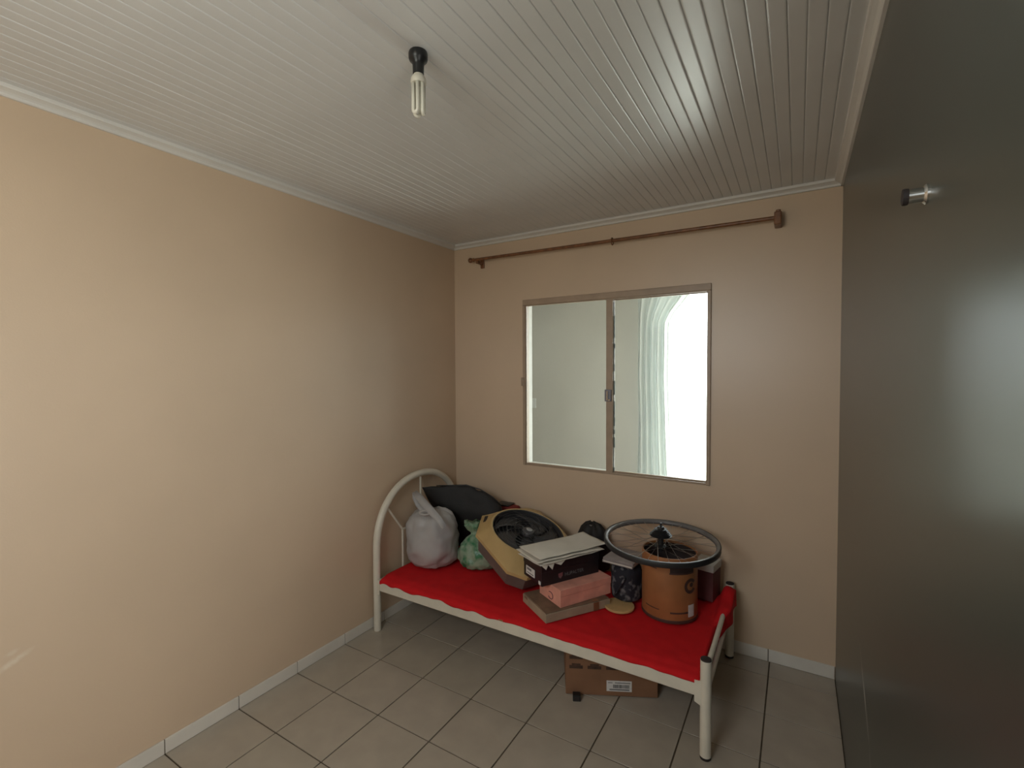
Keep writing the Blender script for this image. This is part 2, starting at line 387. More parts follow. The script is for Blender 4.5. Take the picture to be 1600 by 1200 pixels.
# ------------------------------------------------------------------ sliding window
win = struct(empty('window_1', (WX0, 0, WZ0)), 'two pane sliding window with a beige steel frame in the back wall', 'window')
ww, wh = WX1-WX0, WZ1-WZ0
b = NB()
fb = .003
box(b, 0, ww, -.012, .045, wh-.040, wh, fb); box(b, 0, .022, -.012, .045, 0, wh-.04, fb); box(b, ww-.022, ww, -.012, .045, 0, wh-.04, fb)
box(b, .022, ww-.022, -.004, .045, 0, .012, .002)
obj('window_frame', b, 'frame', win)
b = NB(); box(b, ww/2+.02, ww-.022, -.0145, -.0115, wh-.012, wh-.008); box(b, ww/2, ww-.022, -.009, .0, wh-.046, wh-.0395)
obj('track', b, 'frame', win)
def sash(x0, x1, y, sl, sr, tr, brr, nm='sash'):
    b = NB(); z0, z1 = .012, wh-.040
    box(b, x0, x0+sl, y-.009, y+.009, z0, z1, .0015); box(b, x1-sr, x1, y-.009, y+.009, z0, z1, .0015)
    box(b, x0+sl, x1-sr, y-.008, y+.008, z1-tr, z1, .0015); box(b, x0+sl, x1-sr, y-.008, y+.008, z0, z0+brr, .0015)
    o = obj(nm, b, 'frame', win)
    b = NB(); box(b, x0+sl-.003, x1-sr+.003, y-.002, y+.002, z0+brr-.003, z1-tr+.003)
    obj('pane', b, 'glass', o)
    return o
s1 = sash(.022, .657, .004, .006, .044, .004, .006)
s2 = sash(.613, ww-.022, .028, .044, .004, .010, .008)
b = NB()
zz = .02
while zz < wh-.07:
    hgt = random.uniform(.02, .06); box(b, .657, .657+random.uniform(.003, .009), .012, .019, zz, min(zz+hgt, wh-.06), 0); zz += hgt
obj('sealant_bead', b, 'seal', s2)
b = NB(); box(b, .606, .650, -.014, -.0045, .470, .546, .002); la = obj('latch', b, 'gunmetal', s1)
b = NB(); box(b, .622, .632, -.026, -.0135, .478, .538, .002); box(b, .632, .645, -.022, -.0135, .474, .486, .002); obj('latch_bar', b, 'chrome', la)
b = NB(); box(b, -.006, .014, -.026, -.0115, .560, .622, .003); box(b, .0, .011, -.032, -.0255, .575, .592, .002); box(b, .001, .010, -.031, -.0255, .600, .612, .002)
obj('side_lock', b, 'frame', win)

# ------------------------------------------------------------------ curtain rod
rod = empty('curtain_rod', (1.18, 0, 2.40), 0, 'reddish brown wooden curtain rod on the wall above the window', 'curtain rod')
def rel(o, p): return Vector(p) - o.location
RZ0, RZ1 = 2.414, 2.397
b = NB(); tube(b, [rel(rod, (.235, -.07, RZ0)), rel(rod, (2.165, -.07, RZ1))], .0105, 14); obj('pole', b, 'wood', rod, auto=.6)
def finial(x, z, d):
    b = NB(); lathe(b, [(0, 0), (.012, 0), (.015, .006), (.011, .012), (.016, .022), (.019, .032), (.015, .043), (.006, .049), (0, .050)], 16)
    return obj('finial', b, 'wood', rod, smooth=True, loc=rel(rod, (x, -.07, z)), rot=(0, d*PI/2, 0))
finial(.235, RZ0, -1)
b = NB(); box(b, .250, .282, -.012, -.0, 2.360, 2.44, .004, 2); box(b, .257, .276, -.082, -.005, 2.382, 2.404, .004, 2)
bmesh.ops.translate(b, vec=-rod.location, verts=b.verts[:]); obj('bracket', b, 'wood', rod)
b = NB(); box(b, 2.158, 2.192, -.092, -.0, 2.358, 2.425, .005, 2); box(b, 2.165, 2.188, -.075, -.0, 2.423, 2.438, .003, 1)
bmesh.ops.translate(b, vec=-rod.location, verts=b.verts[:]); obj('bracket', b, 'wood', rod)
b = NB(); tube(b, [Vector((1.281, -.07+.021*math.cos(a), 2.400+.021*math.sin(a))) - rod.location for a in [2*PI*i/24 for i in range(24)]], .0035, 8, closed=True)
obj('ring', b, 'wood', rod, smooth=True)

# ------------------------------------------------------------------ ceiling lamp
lamp = empty('ceiling_lamp', (1.290, -1.829, HC), 0, 'unlit compact fluorescent bulb in a black holder on the ceiling', 'lamp')
b = NB(); lathe(b, [(0, 0), (.027, 0), (.0285, -.005), (.0285, -.018), (.0265, -.024), (.0185, -.031), (.0170, -.040), (.0165, -.064), (.014, -.066), (0, -.066)], 28)
obj('lamp_holder', b, 'black', lamp, auto=.7)
b = NB(); lathe(b, [(0, -.058), (.0145, -.058), (.0145, -.069), (.019, -.072), (.0225, -.078), (.0235, -.088), (.0215, -.093), (0, -.094)], 28)
obj('ballast', b, 'cflbase', lamp, auto=.7)
for q in range(3):
    a = q*2*PI/3 + .5
    c = Vector((math.cos(a), math.sin(a), 0))*.0135; t = Vector((-math.sin(a), math.cos(a), 0))*.0085
    pts = [c-t+Vector((0, 0, -.092)), c-t+Vector((0, 0, -.172))]
    for i in range(1, 6): pts.append(c + t*(-math.cos(PI*i/6)) + Vector((0, 0, -.172-.0085*math.sin(PI*i/6))))
    pts += [c+t+Vector((0, 0, -.172)), c+t+Vector((0, 0, -.092))]
    b = NB(); tube(b, pts, .0058, 10); obj('lamp_tube', b, 'cfl', lamp, smooth=True)

# ------------------------------------------------------------------ peg on the dark wall
peg = empty('wall_peg', (W, -1.868, 1.906), 0, 'short chrome peg sticking out of the dark right wall', 'peg')
b = NB(); lathe(b, [(0, 0), (.017, 0), (.017, .003), (.014, .006), (0, .006)], 20); obj('flange', b, 'chrome', peg, auto=.6, rot=(0, -PI/2, 0))
b = NB(); lathe(b, [(0, .004), (.012, .004), (.0125, .026), (0, .0265)], 20); obj('shaft', b, 'chrome', peg, auto=.6, rot=(0, -PI/2, 0))
b = NB(); lathe(b, [(0, .026), (.0135, .026), (.014, .029), (.0135, .034), (0, .035)], 20); obj('end_cap', b, 'dark_in', peg, auto=.6, rot=(0, -PI/2, 0))

# ------------------------------------------------------------------ room beyond the window
YB = 2.30
DB0, DB1 = .86, 2.26
wall('wall_beyond', [(-1.9, DB0, YB, YB+.14, -.004, 2.7), (DB1, W, YB, YB+.14, -.004, 2.7), (DB0, DB1, YB, YB+.14, 2.5, 2.7), (-2.04, -1.9, 0, YB+.14, -.004, 2.7)], 'white_wall', 'greyish white wall seen through the window')
b = NB(); box(b, -1.9, W, TB, YB+.14, -.08, -.0); struct(obj('floor_beyond', b, 'tile'), 'pale floor of the room beyond the window', 'floor')
b = NB(); box(b, -2.04, W, TB, YB+.14, HC, HC+.08); struct(obj('ceiling_beyond', b, 'white_wall'), 'white ceiling of the room beyond the window', 'ceiling')
b = NB(); box(b, W-.012, W-.002, TB, YB, 0, HC); struct(obj('wall_beyond_right', b, 'white_wall'), 'white side wall of the room beyond the window', 'wall')
b = NB(); box(b, DB0, DB0+.04, YB+.03, YB+.10, 0, 2.5, .003); box(b, DB1-.04, DB1, YB+.03, YB+.10, 0, 2.5, .003); box(b, DB0+.04, DB1-.04, YB+.03, YB+.10, 2.46, 2.5, .003)
struct(obj('door_1', b, 'alu'), 'white frame of the bright balcony door in the far room', 'door')
sw = empty('light_switch', (-.565, YB, 1.19), 0, 'white switch plate on the far wall seen through the left pane', 'switch')
b = NB(); box(b, -.045, .045, -.010, 0, -.06, .06, .004, 2); obj('plate', b, 'switch', sw)
b = NB(); box(b, -.012, .012, -.014, -.009, -.022, .022, .002, 1); obj('rocker', b, 'switch', sw)
cur = empty('sheer_curtain', (.95, YB-.09, 0), 0, 'sheer white curtain gathered beside the bright balcony door', 'curtain')
b = NB()
def cf(u, v):
    z = .04 + v*2.47; spread = .325 + .27*sm(.82, 1.0, v) + .05*sm(.45, 0, v)
    x = .765 + .02*math.sin(3*v) - .012*sm(.4, .6, v)*sm(.85, .6, v)+ u*spread
    y = YB-.09 + .034*math.sin(u*2*PI*5.2 + .8*math.sin(2.2*v)) + .012*math.sin(u*2*PI*2.3+1+v*1.5)
    return Vector((x, y, z)) - cur.location
grid(b, cf, 110, 24); solid(obj('curtain_cloth', b, 'curtain', cur, smooth=True), .0012)
b = NB(); tube(b, [Vector((.70, YB-.09, 2.522)) - cur.location, Vector((2.40, YB-.09, 2.522)) - cur.location], .011, 12); obj('curtain_pole', b, 'alu', cur, auto=.6)

# ------------------------------------------------------------------ bed
bed = empty('single_bed', (1.0, -.47, 0), 0, 'cream metal single bed with an arched headboard along the back wall', 'bed')
BO = bed.location
def rb(p): return Vector(p) - BO
Y0b, Y1b, XH, XF = -.874, -.067, .055, 1.963
YM = (Y0b+Y1b)/2; HW = (Y1b-Y0b)/2
ZA = .50; RA = .0225
for y in (Y0b, Y1b):
    b = NB(); tube(b, [rb((XH, y, .004)), rb((XH, y, ZA))], RA, 18); obj('leg', b, 'cream', bed, auto=.6)
    b = NB(); lathe(b, [(0, 0), (RA*.96, 0), (RA*.96, .012), (0, .012)], 18, rb((XH, y, 0))); obj('foot_cap', b, 'cream', bed, auto=.6)
pts = []
for i in range(0, 41):
    a = PI*i/40; e = .92
    cx_, sx_ = math.cos(a), math.sin(a)
    pts.append(rb((XH, YM - HW*math.copysign(abs(cx_)**e, cx_), ZA + .404*abs(sx_)**e)))
b = NB(); tube(b, pts, RA, 18); hb = obj('headboard_arch', b, 'cream', bed, auto=.6)
def archz(y): return ZA + .404*math.sqrt(max(0, 1-((y-YM)/HW)**2))
rods = [[(YM, .905), (YM, .565)], [(YM-.178, .565), (YM+.178, .565)]]
for s_ in (-1, 1):
    yi = YM + s_*.178
    rods.append([(YM+s_*.315, archz(YM+s_*.315)-.005), (yi, .565)])
    rods.append([(yi, .30), (yi, .565)])
for r_ in rods:
    b = NB(); tube(b, [rb((XH, y, z)) for y, z in r_], .0068, 10); obj('headboard_rod', b, 'cream', bed, auto=.6)
b = NB(); tube(b, [rb((XH, Y0b, .30)), rb((XH, Y1b, .30))], .012, 12); obj('crossbar', b, 'cream', bed, auto=.6)
for y in (Y0b, Y1b):
    b = NB(); tube(b, [rb((XF, y, .012)), rb((XF, y, .414))], RA, 18); lg = obj('leg', b, 'cream', bed, auto=.6)
    b = NB(); lathe(b, [(0, 0), (RA*.95, 0), (RA*.95, .013), (0, .013)], 18, rb((XF, y, 0))); obj('foot_cap', b, 'dark_in', bed, auto=.6)
    b = NB(); lathe(b, [(0, .4135), (RA*.98, .4135), (RA*.93, .4185), (RA*.2, .4165), (0, .4165)], 18, rb((XF, y, 0))); obj('dark_open_top', b, 'dark_in', bed, auto=.6)  # dark disc stands in for the shade in the open tube top
b = NB(); tube(b, [rb((XF, Y0b, .362)), rb((XF, Y1b, .362))], .0115, 12); obj('crossbar', b, 'cream', bed, auto=.6)
b = NB(); tube(b, [rb((XF, Y0b, .262)), rb((XF, Y1b, .262))], .0105, 12); obj('crossbar', b, 'cream', bed, auto=.6)
for y, s_ in ((Y0b, -1), (Y1b, 1)):
    b = NB(); box(b, XH+.018-BO.x, XF-.018-BO.x, y-.012-BO.y, y+.012-BO.y, .256, .324, .004, 2); obj('side_rail', b, 'cream', bed)
    for x0, x1 in ((XF-.042, XF-.012), (XH+.012, XH+.036)):
        b = NB(); prism(b, [(x0, .235), (x1, .222 if x1 > 1 else .235), (x1, .325), (x0, .325)], 0, .004)
        # stand the hook plate upright against the rail
        for v in b.verts: v.co = Vector((v.co.x - BO.x, y + s_*(.0125+v.co.z) - BO.y, v.co.y))
        obj('hook_plate', b, 'cream', bed)
for i in range(8):
    x = .22 + i*.225
    b = NB(); box(b, x-.035-BO.x, x+.035-BO.x, Y0b+.012-BO.y, Y1b-.012-BO.y, .258, .272); obj('slat', b, 'slat', bed)
b = NB(); box(b, .955-BO.x, .985-BO.x, Y0b-.0155-BO.y, Y0b-.0115-BO.y, .311, .320, .0015); obj('rust_clip', b, 'rust', bed)

mat_ = empty('mattress', (1.0, -.47, .272), 0, 'thin mattress under a bright red sheet on the bed', 'mattress')
MO = mat_.location
b = NB(); box(b, .10-MO.x, 1.925-MO.x, -.852-MO.y, -.088-MO.y, 0, .062, .012, 2); obj('foam_core', b, 'foam', mat_)
ZT = .342
def sheet(u, v):
    # u along x (0..1 = left edge .. foot hem), v along y (0 = front hem .. 1 = back)
    front = -.8660
    lx = .092; xtop = 1.936; drop = .085
    du = u*(xtop - lx + drop); dv = v*(-.093 - front + .04)
    y = front + max(0, dv-.04)
    wy = sm(-.45, -.30, y)                       # rear part hangs over the foot bar
    xt = xtop + .057*wy
    sx = du*((xt-lx+drop)/(xtop-lx+drop)); over = max(0, sx-(xt-lx)); x = lx + min(sx, xt-lx)
    z = ZT + +.0035*nz3((x*5, y*5, 0), 1, 2) + .002*nz3((x*16, y*16, 0), 1, 5)
    z += .043*wy*sm(1.918, 1.95, x)
    z += .045*math.exp(-(((x-1.96)/.05)**2 + ((y+.16)/.07)**2))
    z -= .010*sm(front+.045, front, y) + .006*sm(lx+.03, lx, x)
    if over > 0:
        z = z - over - .012*nz3((y*9, 0, 3), 1, 1)*(over/drop); x += .004*math.sin(y*40)*over/drop + .003
    if dv < .04:                                  # front hem, torn and uneven on the rail
        d = .04-dv; am = 1 - .6*sm(.9, 1.3, x); hem = .52 + am*(.55*nz3((x*4.2, 1, 0), 1, 9) + .35*nz3((x*13, 1, 0), 1, 3))
        z -= d*max(.15, min(1.05, hem)); y = front - .0215*sm(0, .014, d)
    return Vector((x, y, z)) - MO
b = NB(); grid(b, sheet, 190, 84); solid(obj('red_sheet', b, 'red', mat_, smooth=True), .003, 0)

# ------------------------------------------------------------------ things on the bed
ZB = .352
def blob(name, c, prof, m, parent, seed, wr=.10, wf=3.0, sx=1, sy=1, n=56, lean=(0, 0), folds=0, fphase=0, sub=3, crease=0):
    """bag body: prof = [(radius, z)], wrinkled"""
    P = []
    for i in range(len(prof)-1):
        (r0, z0), (r1, z1) = prof[i], prof[i+1]
        for q in range(sub): P.append((r0+(r1-r0)*q/sub, z0+(z1-z0)*q/sub))
    P.append(prof[-1]); H = P[-1][1] or 1
    b = NB(); rings = []
    for r, z in P:
        ring = []
        for j in range(n):
            a = 2*PI*j/n; d = Vector((math.cos(a), math.sin(a), z*6))
            k_ = 1 + wr*nz3(d, wf*.5, seed) + wr*.55*nz3(d, wf*1.4, seed+4) + wr*.3*abs(nz3((d.x, d.y, d.z*.3), wf*3, seed+8))
            k_ += folds*math.sin(a*9+fphase+z*8)*sm(.45*H, H, z)
            if crease: k_ -= crease*max(0, .22-abs(nz3((d.x*1.3, d.y*1.3, z*3.5), 1.6, seed+20)))
            ring.append(b.verts.new((sx*r*k_*math.cos(a)+lean[0]*z, sy*r*k_*math.sin(a)+lean[1]*z, max(0, z + (.02*nz3(d, 2, seed+2) if z > .03 else 0)))))
        rings.append(ring)
    for A, B in zip(rings[:-1], rings[1:]):
        for j in range(n): b.faces.new((A[j], A[(j+1) % n], B[(j+1) % n], B[j]))
    b.faces.new(rings[0][::-1]); b.faces.new(rings[-1])
    return obj(name, b, m, parent, smooth=True)
def ribbon(b, pts, w, side, t=.003):
    """flat band along pts, width w along 'side' vectors"""
    pts = [Vector(p) for p in pts]; R = []
    for i, p in enumerate(pts):
        s_ = Vector(side[i] if isinstance(side, list) else side).normalized(); wi = w[i] if isinstance(w, list) else w
        tg = (pts[min(i+1, len(pts)-1)]-pts[max(i-1, 0)]).normalized(); nn = tg.cross(s_).normalized()*t
        R.append([b.verts.new(p + s_*wi/2 + nn), b.verts.new(p - s_*wi/2 + nn), b.verts.new(p - s_*wi/2 - nn), b.verts.new(p + s_*wi/2 - nn)])
    for A, B in zip(R[:-1], R[1:]):
        for j in range(4): b.faces.new((A[j], A[(j+1) % 4], B[(j+1) % 4], B[j]))
    b.faces.new(R[0][::-1]); b.faces.new(R[-1])

# grey carrier bag
gb = empty('plastic_bag', (.238, -.560, ZB), 0, 'stuffed pale grey carrier bag with its handles up, by the headboard', 'bag')
blob('bag_body', None, [(.09, 0), (.125, .008), (.152, .04), (.168, .10), (.172, .17), (.168, .24), (.155, .29), (.130, .325), (.085, .345), (.03, .352)], 'greybag', gb, 11.3, .10, 2.6, 1.0, .95, folds=.02, n=80, sub=4, crease=.07)
def onb(o, u, v, y):                    # point at depth y on a sight line, in the thing's own coordinates
    d = Rv*((u-800)/742.48) - Uv*((v-600)/742.48) + Fv
    c = M.translation; return c + d*((y-c.y)/d.y) - o.location
def strap(o, name, pts, w, m, t=.003, tilt=(0, 0, 0)):
    P = [onb(o, *p) for p in pts]; S_ = []
    for i, p in enumerate(P):
        tg = (P[min(i+1, len(P)-1)]-P[max(i-1, 0)]).normalized(); S_.append(tg.cross(Vector((.5, -.75, .45)) + Vector(tilt)))
    b = NB(); ribbon(b, P, w, S_, t); return obj(name, b, m, o, smooth=True)
strap(gb, 'handle', [(694, 824, -.735), (686, 812, -.735), (676, 801, -.715), (665, 789, -.68), (655, 777, -.65), (648, 769, -.63)], [.030, .036, .044, .048, .044, .030], 'greybag', .004)
strap(gb, 'handle', [(648, 769, -.63), (648, 777, -.61), (653, 788, -.60), (661, 797, -.60), (670, 803, -.62)], [.028, .032, .034, .04, .05], 'greybag', .003, (.3, .2, 0))
b = NB(); tube(b, [onb(gb, 664+8*math.cos(a), 801+3.2*math.sin(a), -.705) for a in [2*PI*i/16 for i in range(16)]], .007, 8, closed=True)
obj('knot', b, 'greybag', gb, smooth=True)

# green bag
gr = empty('plastic_bag', (.520, -.436, ZB), 0, 'small knotted green plastic bag between the grey bag and the fan', 'bag')
blob('bag_body', None, [(.085, 0), (.120, .01), (.138, .045), (.130, .09), (.100, .135), (.060, .18), (.028, .20), (.026, .212), (.045, .232), (.062, .262), (.060, .275)], 'greenbag', gr, 4.1, .2, 3.2, 1.0, .9, folds=.10, lean=(-.10, -.05), n=72, sub=4, crease=.35)

# black nylon bag behind
bb = empty('duffel_bag', (.37, -.25, ZB), 0, 'big slumped black nylon bag behind the grey carrier bag', 'bag')
DT = [(.082, -.480, .815), (.20, -.375, .810), (.32, -.300, .812), (.44, -.250, .775), (.545, -.215, .695), (.585, -.205, .58)]
DB_ = [(.16, -.245, ZB), (.24, -.230, ZB), (.33, -.215, ZB), (.42, -.205, ZB), (.51, -.200, ZB), (.575, -.195, ZB)]
def pl(P, t):
    k_ = t*(len(P)-1); i = min(int(k_), len(P)-2); return Vector(P[i]).lerp(Vector(P[i+1]), k_-i)
def bbf(u, v):
    a = 2*PI*u; e = abs(2*v-1); B_, T_ = pl(DB_, v), pl(DT, v); ax = T_-B_
    th = .075*max(.04, 1-e**4)**.5*(1+.25*nz3((v*3, math.cos(a), math.sin(a)), 1.3, 3))
    nn = Vector((-.30, .95, 0))
    sy_ = math.copysign(abs(math.sin(a))**.75, math.sin(a))
    p = (B_+T_)/2 + ax*.5*sy_ + nn*th*math.cos(a)*(1-.45*sm(.2, 1, sy_))
    p += Vector((.008, .008, .010))*nz3((p.x*14, p.y*14, p.z*14), 1, 4)*(1 if sy_ > -.9 else 0)
    return Vector((max(p.x, .082), p.y, max(p.z, ZB))) - bb.location
b = NB(); V = grid(b, bbf, 44, 48)
b.faces.new([V[i][0] for i in range(44)]); b.faces.new([V[i][48] for i in range(44)][::-1])
bmesh.ops.remove_doubles(b, verts=b.verts[:], dist=.0004)
obj('bag_shell', b, 'blackcloth', bb, smooth=True)
b = NB(); ribbon(b, [pl(DT, t) - bb.location + Vector((0, 0, .004)) for t in (.12, .25, .4, .55, .7, .82)], .010, (-.3, .95, 0), .003); obj('zip', b, 'black', bb, smooth=True)

# dark red cloth by the wall
rc = empty('folded_cloth', (.515, -.065, ZB), 0, 'dark red folded cloth by the wall behind the fan', 'cloth')
b = NB()
for i, (h0, h1, w) in enumerate(((0, .11, .10), (.11, .22, .095), (.22, .30, .085))):
    box(b, -w, w, -.045, .045, h0, h1-.002, .02, 3)
for v in b.verts: v.co.x += .01*nz3(v.co*20, 1, 2); v.co.y += .008*nz3(v.co*20, 1, 5); v.co.z -= .05*max(0, v.co.x)
for v in b.verts: v.co.z = max(0, v.co.z)
obj('folds', b, 'darkred', rc, smooth=True)
b = NB(); box(b, -.08, .03, -.047, .04, .296, .306, .004, 2); obj('hem', b, 'black', rc, smooth=True)

# box fan lying on its back
fc = Vector((.865, -.398, .621)); fn = Vector((.353, -.1, 1)).normalized()
fa = Vector((1, 0, -fn.x/fn.z)).normalized(); fbv = fn.cross(fa)
fx = fa*.933 - fbv*.361; fy = fa*.361 + fbv*.933; fx.normalize(); fy = fn.cross(fx)
fan = bpy.data.objects.new('box_fan', None); COL.objects.link(fan); fan.empty_display_size = .05
fm = Matrix((fx, fy, fn)).transposed().to_4x4(); fm.translation = fc; fan.matrix_world = fm
tag(fan, 'tan and grey box fan lying on its back in the middle of the bed', 'fan')
OCT = [(-.293, -.147), (-.137, -.287), (.205, -.287), (.29, -.21), (.29, .215), (.205, .295), (-.235, .295), (-.293, .225)]
def octr(a, sc=1.0):
    d = Vector((math.cos(a), math.sin(a))); best = 1
    for i in range(8):
        p, q = Vector(OCT[i]), Vector(OCT[(i+1) % 8]); e = q-p
        den = d.x*e.y - d.y*e.x
        if abs(den) < 1e-9: continue
        t = (p.x*e.y - p.y*e.x)/den; s_ = (p.x*d.y - p.y*d.x)/den
        if t > 0 and -1e-6 <= s_ <= 1+1e-6: best = min(best, t)
    return best*sc
angs = sorted([2*PI*i/64 for i in range(64)] + [math.atan2(y, x) % (2*PI) for x, y in OCT])
def loft(rings, m, name, capfirst=False, caplast=False, auto=.5):
    b = NB(); V = [[b.verts.new(p) for p in r] for r in rings]; n = len(V[0])
    for A, B in zip(V[:-1], V[1:]):
        for j in range(n): b.faces.new((A[j], A[(j+1) % n], B[(j+1) % n], B[j]))
    if capfirst: b.faces.new(V[0][::-1])
    if caplast: b.faces.new(V[-1])
    return obj(name, b, m, fan, auto=auto)
def oring(sc, z): return [Vector((octr(a, sc)*math.cos(a), octr(a, sc)*math.sin(a), z)) for a in angs]
def cring(r, z): return [Vector((r*math.cos(a), r*math.sin(a), z)) for a in angs]
def mixr(t, z): return [Vector(((octr(a)*(1-t)+.232*t)*math.cos(a), (octr(a)*(1-t)+.232*t)*math.sin(a), z)) for a in angs]
loft([oring(.95, -.082), oring(1.0, -.080), oring(1.0, -.062), mixr(.08, -.056), mixr(.6, -.020), mixr(.92, -.001), cring(.230, 0), cring(.226, -.001)], 'fan_tan', 'front_frame', auto=.45)
loft([cring(.2262, -.0008), cring(.222, -.006), cring(.217, -.055)], 'fan_dark', 'ring_liner')
loft([oring(.95, -.079), oring(.93, -.10), oring(.88, -.175), oring(.84, -.188)], 'fan_grey', 'body', True, True)
b = NB(); lathe(b, [(0, -.060), (.216, -.060), (.217, -.05)], 48); obj('back_panel', b, 'fan_dark', fan)
for q in range(5):
    b = NB()
    def bl(u, v, q=q):
        r = .045 + u*.155; a = q*2*PI/5 + v*.95*(.75+.5*u) + .5*u
        return Vector((r*math.cos(a), r*math.sin(a), -.040 + .020*v))
    grid(b, bl, 8, 8); solid(obj('blade', b, 'fan_blade', fan, smooth=True), .003)
for r in (.060, .085, .110, .135, .160, .185, .206):
    b = NB(); tube(b, [(r*math.cos(2*PI*i/56), r*math.sin(2*PI*i/56), -.010+.006*(1-r/.21)) for i in range(56)], .0017 if r != .135 else .003, 6, closed=True)
    obj('grille_ring', b, 'fan_dark', fan, smooth=True)
for q in range(10):
    a0 = q*2*PI/10; b = NB()
    tube(b, [((.035+.187*t)*math.cos(a0+1.1*t), (.035+.187*t)*math.sin(a0+1.1*t), -.007+.003*(1-t)) for t in [i/10 for i in range(11)]], .0018, 6)
    obj('grille_spoke', b, 'fan_dark', fan, smooth=True)
b = NB(); lathe(b, [(0, .008), (.020, .007), (.036, .002), (.042, -.008), (.042, -.02), (0, -.02)], 32); hc = obj('hub_cap', b, 'fan_blade', fan, auto=.6)
b = NB(); lathe(b, [(0, .0105), (.014, .010), (.019, .0078), (0, .006)], 24, (0, .004, 0)); obj('badge', b, 'fan_badge', hc, auto=.6)
# power cord coiled on the grille
b = NB(); tube(b, [((.05+.11*t/3)*math.cos(1.0+t*2.1), .02+(.05+.11*t/3)*math.sin(1.0+t*2.1), .004+.001*math.sin(t*5)) for t in [i*3/40 for i in range(41)]], .0036, 8)
obj('power_cord', b, 'black', fan, smooth=True)
# grip slot in the cut corner
d1 = Vector((-.137+.293, -.287+.147, 0)).normalized(); mid = Vector((-.293, -.147, 0)).lerp(Vector((-.137, -.287, 0)), .30)
inw = Vector((-mid.x, -mid.y, 0)).normalized()
p0 = mid + inw*.030
b = NB()
sl = (inw + Vector((0, 0, .72))).normalized(); up = d1.cross(sl).normalized()
if up.z < 0: up = -up
pz = p0 + Vector((0, 0, -.0335))
A = [b.verts.new(pz + d1*sx_*.033 + sl*sy_*.012 + up*.0006) for sx_, sy_ in ((-1, -1), (1, -1), (1, 1), (-1, 1))]
B = [b.verts.new(v.co - up*.010) for v in A]
b.faces.new(A); b.faces.new(B[::-1])
for i in range(4): b.faces.new((A[i], B[i], B[(i+1) % 4], A[(i+1) % 4]))
obj('grip_slot', b, 'dark_in', fan)

# ---- the stack of three boxes and the papers
def stackbox(name, near, ang, l1, l2, z0, z1, label):
    """Empty at the near corner; local x along the long front face, local y to the back left"""
    return empty(name, (near[0], near[1], z0), ang, label, 'box')
A1 = math.radians(56.2)
tb = stackbox('flat_box', (1.215, -.855), A1, .39, .255, ZB-.003, .397, 'flat pale kraft box with brown lid, lowest of the three stacked boxes')
b = NB(); box(b, 0, .39, 0, .255, 0, .0435, .0015); obj('tray', b, 'tanbox', tb)
b = NB(); box(b, .004, .386, .004, .251, .0435, .049, .001); obj('lid', b, 'browntop', tb)
b = NB(); box(b, .285, .320, -.0008, .0, .0, .0438); box(b, .285, .320, -.0008, .250, .0488, .0496); obj('packing_tape', b, 'tape', tb)
b = NB(); box(b, -.0007, 0, .20, .235, .03, .043); obj('torn_edge', b, 'browntop', tb)
pk = stackbox('shoe_box', (1.256, -.772), math.radians(60.5), .335, .20, .3992, .489, 'faded pink cardboard box, middle one of the three stacked boxes')
b = NB(); box(b, 0.002, .333, 0.002, .198, 0, .070, .0015); obj('box_body', b, 'pink', pk)
b = NB(); box(b, 0, .335, 0, .200, .056, .0915, .0018); obj('lid', b, 'pink', pk)
b = NB(); tube(b, [(-.0005, .09+.022*math.cos(a), .032+.018*math.sin(a)) for a in [PI*.3+1.5*PI*i/14 for i in range(15)]], .0022, 6); obj('printed_swirl', b, 'redprint', pk, smooth=True)
bk = stackbox('shoe_box', (1.157, -.787), math.radians(60.0), .375, .185, .4912, .602, 'black printed shoe box under the white papers, topmost of the three boxes')
b = NB(); box(b, 0.002, .373, 0.002, .183, 0, .080, .0015); obj('box_body', b, 'blackbox', bk)
b = NB(); box(b, 0, .375, 0, .185, .072, .1115, .0018); obj('lid', b, 'blackbox', bk)
b = NB(); box(b, -.0008, .0022, .07, .155, .020, .062); lb = obj('size_label', b, 'label', bk)
b = NB(); box(b, -.0014, -.0008, .10, .145, .044, .056); box(b, -.0014, -.0008, .08, .145, .027, .032); obj('label_print', b, 'greyprint', lb)
b = NB(); box(b, -.0008, .0022, .012, .030, .006, .024); obj('price_sticker', b, 'label', bk)
# emblem and faint lettering on the long side
def onface(x, z): return Matrix(((1, 0, 0, x), (0, 0, -1, -.0004+.0022-.0008), (0, 1, 0, z), (0, 0, 0, 1)))
b = NB(); prism(b, [(-.014, .012), (.014, .016), (.013, -.002), (0, -.016), (-.012, -.006)], 0, .0006)
em = obj('shield_emblem', b, 'redprint', bk); em.matrix_local = onface(.118, .036)
b = NB(); prism(b, [(-.006, -.004), (.005, -.004), (.001, -.011), (-.004, -.010)], .0004, .0009); obj('emblem_mark', b, 'greyprint', em)
text_obj('lettering', 'HUPALTER', .026, 'greyprint', bk, onface(.145, .028))
pp = empty('paper_pile', (1.157, -.787, .6035), math.radians(60.0), 'loose white papers lying on the black shoe box', 'papers')
def sheetpaper(x0, x1, y0, y1, z, rot, seed, curl, m='paper'):
    b = NB()
    def f(u, v):
        x = x0 + (x1-x0)*u; y = y0 + (y1-y0)*v
        zz = z + .004*abs(nz3((x*7, y*7, seed), 1, seed)) + curl[0]*sm(.25, 0, v)*(.4+.6*abs(math.sin(u*9+seed))) + curl[1]*sm(.75, 1, u)
        zz -= curl[2]*sm(.12, 0, v)*sm(.05, .3, u)*sm(.6, .3, u)
        c, s_ = math.cos(rot), math.sin(rot)
        return Vector((x*c - y*s_, x*s_ + y*c, max(zz, z)))
    grid(b, f, 26, 18); return solid(obj('sheet', b, m, pp, smooth=True), .0012)
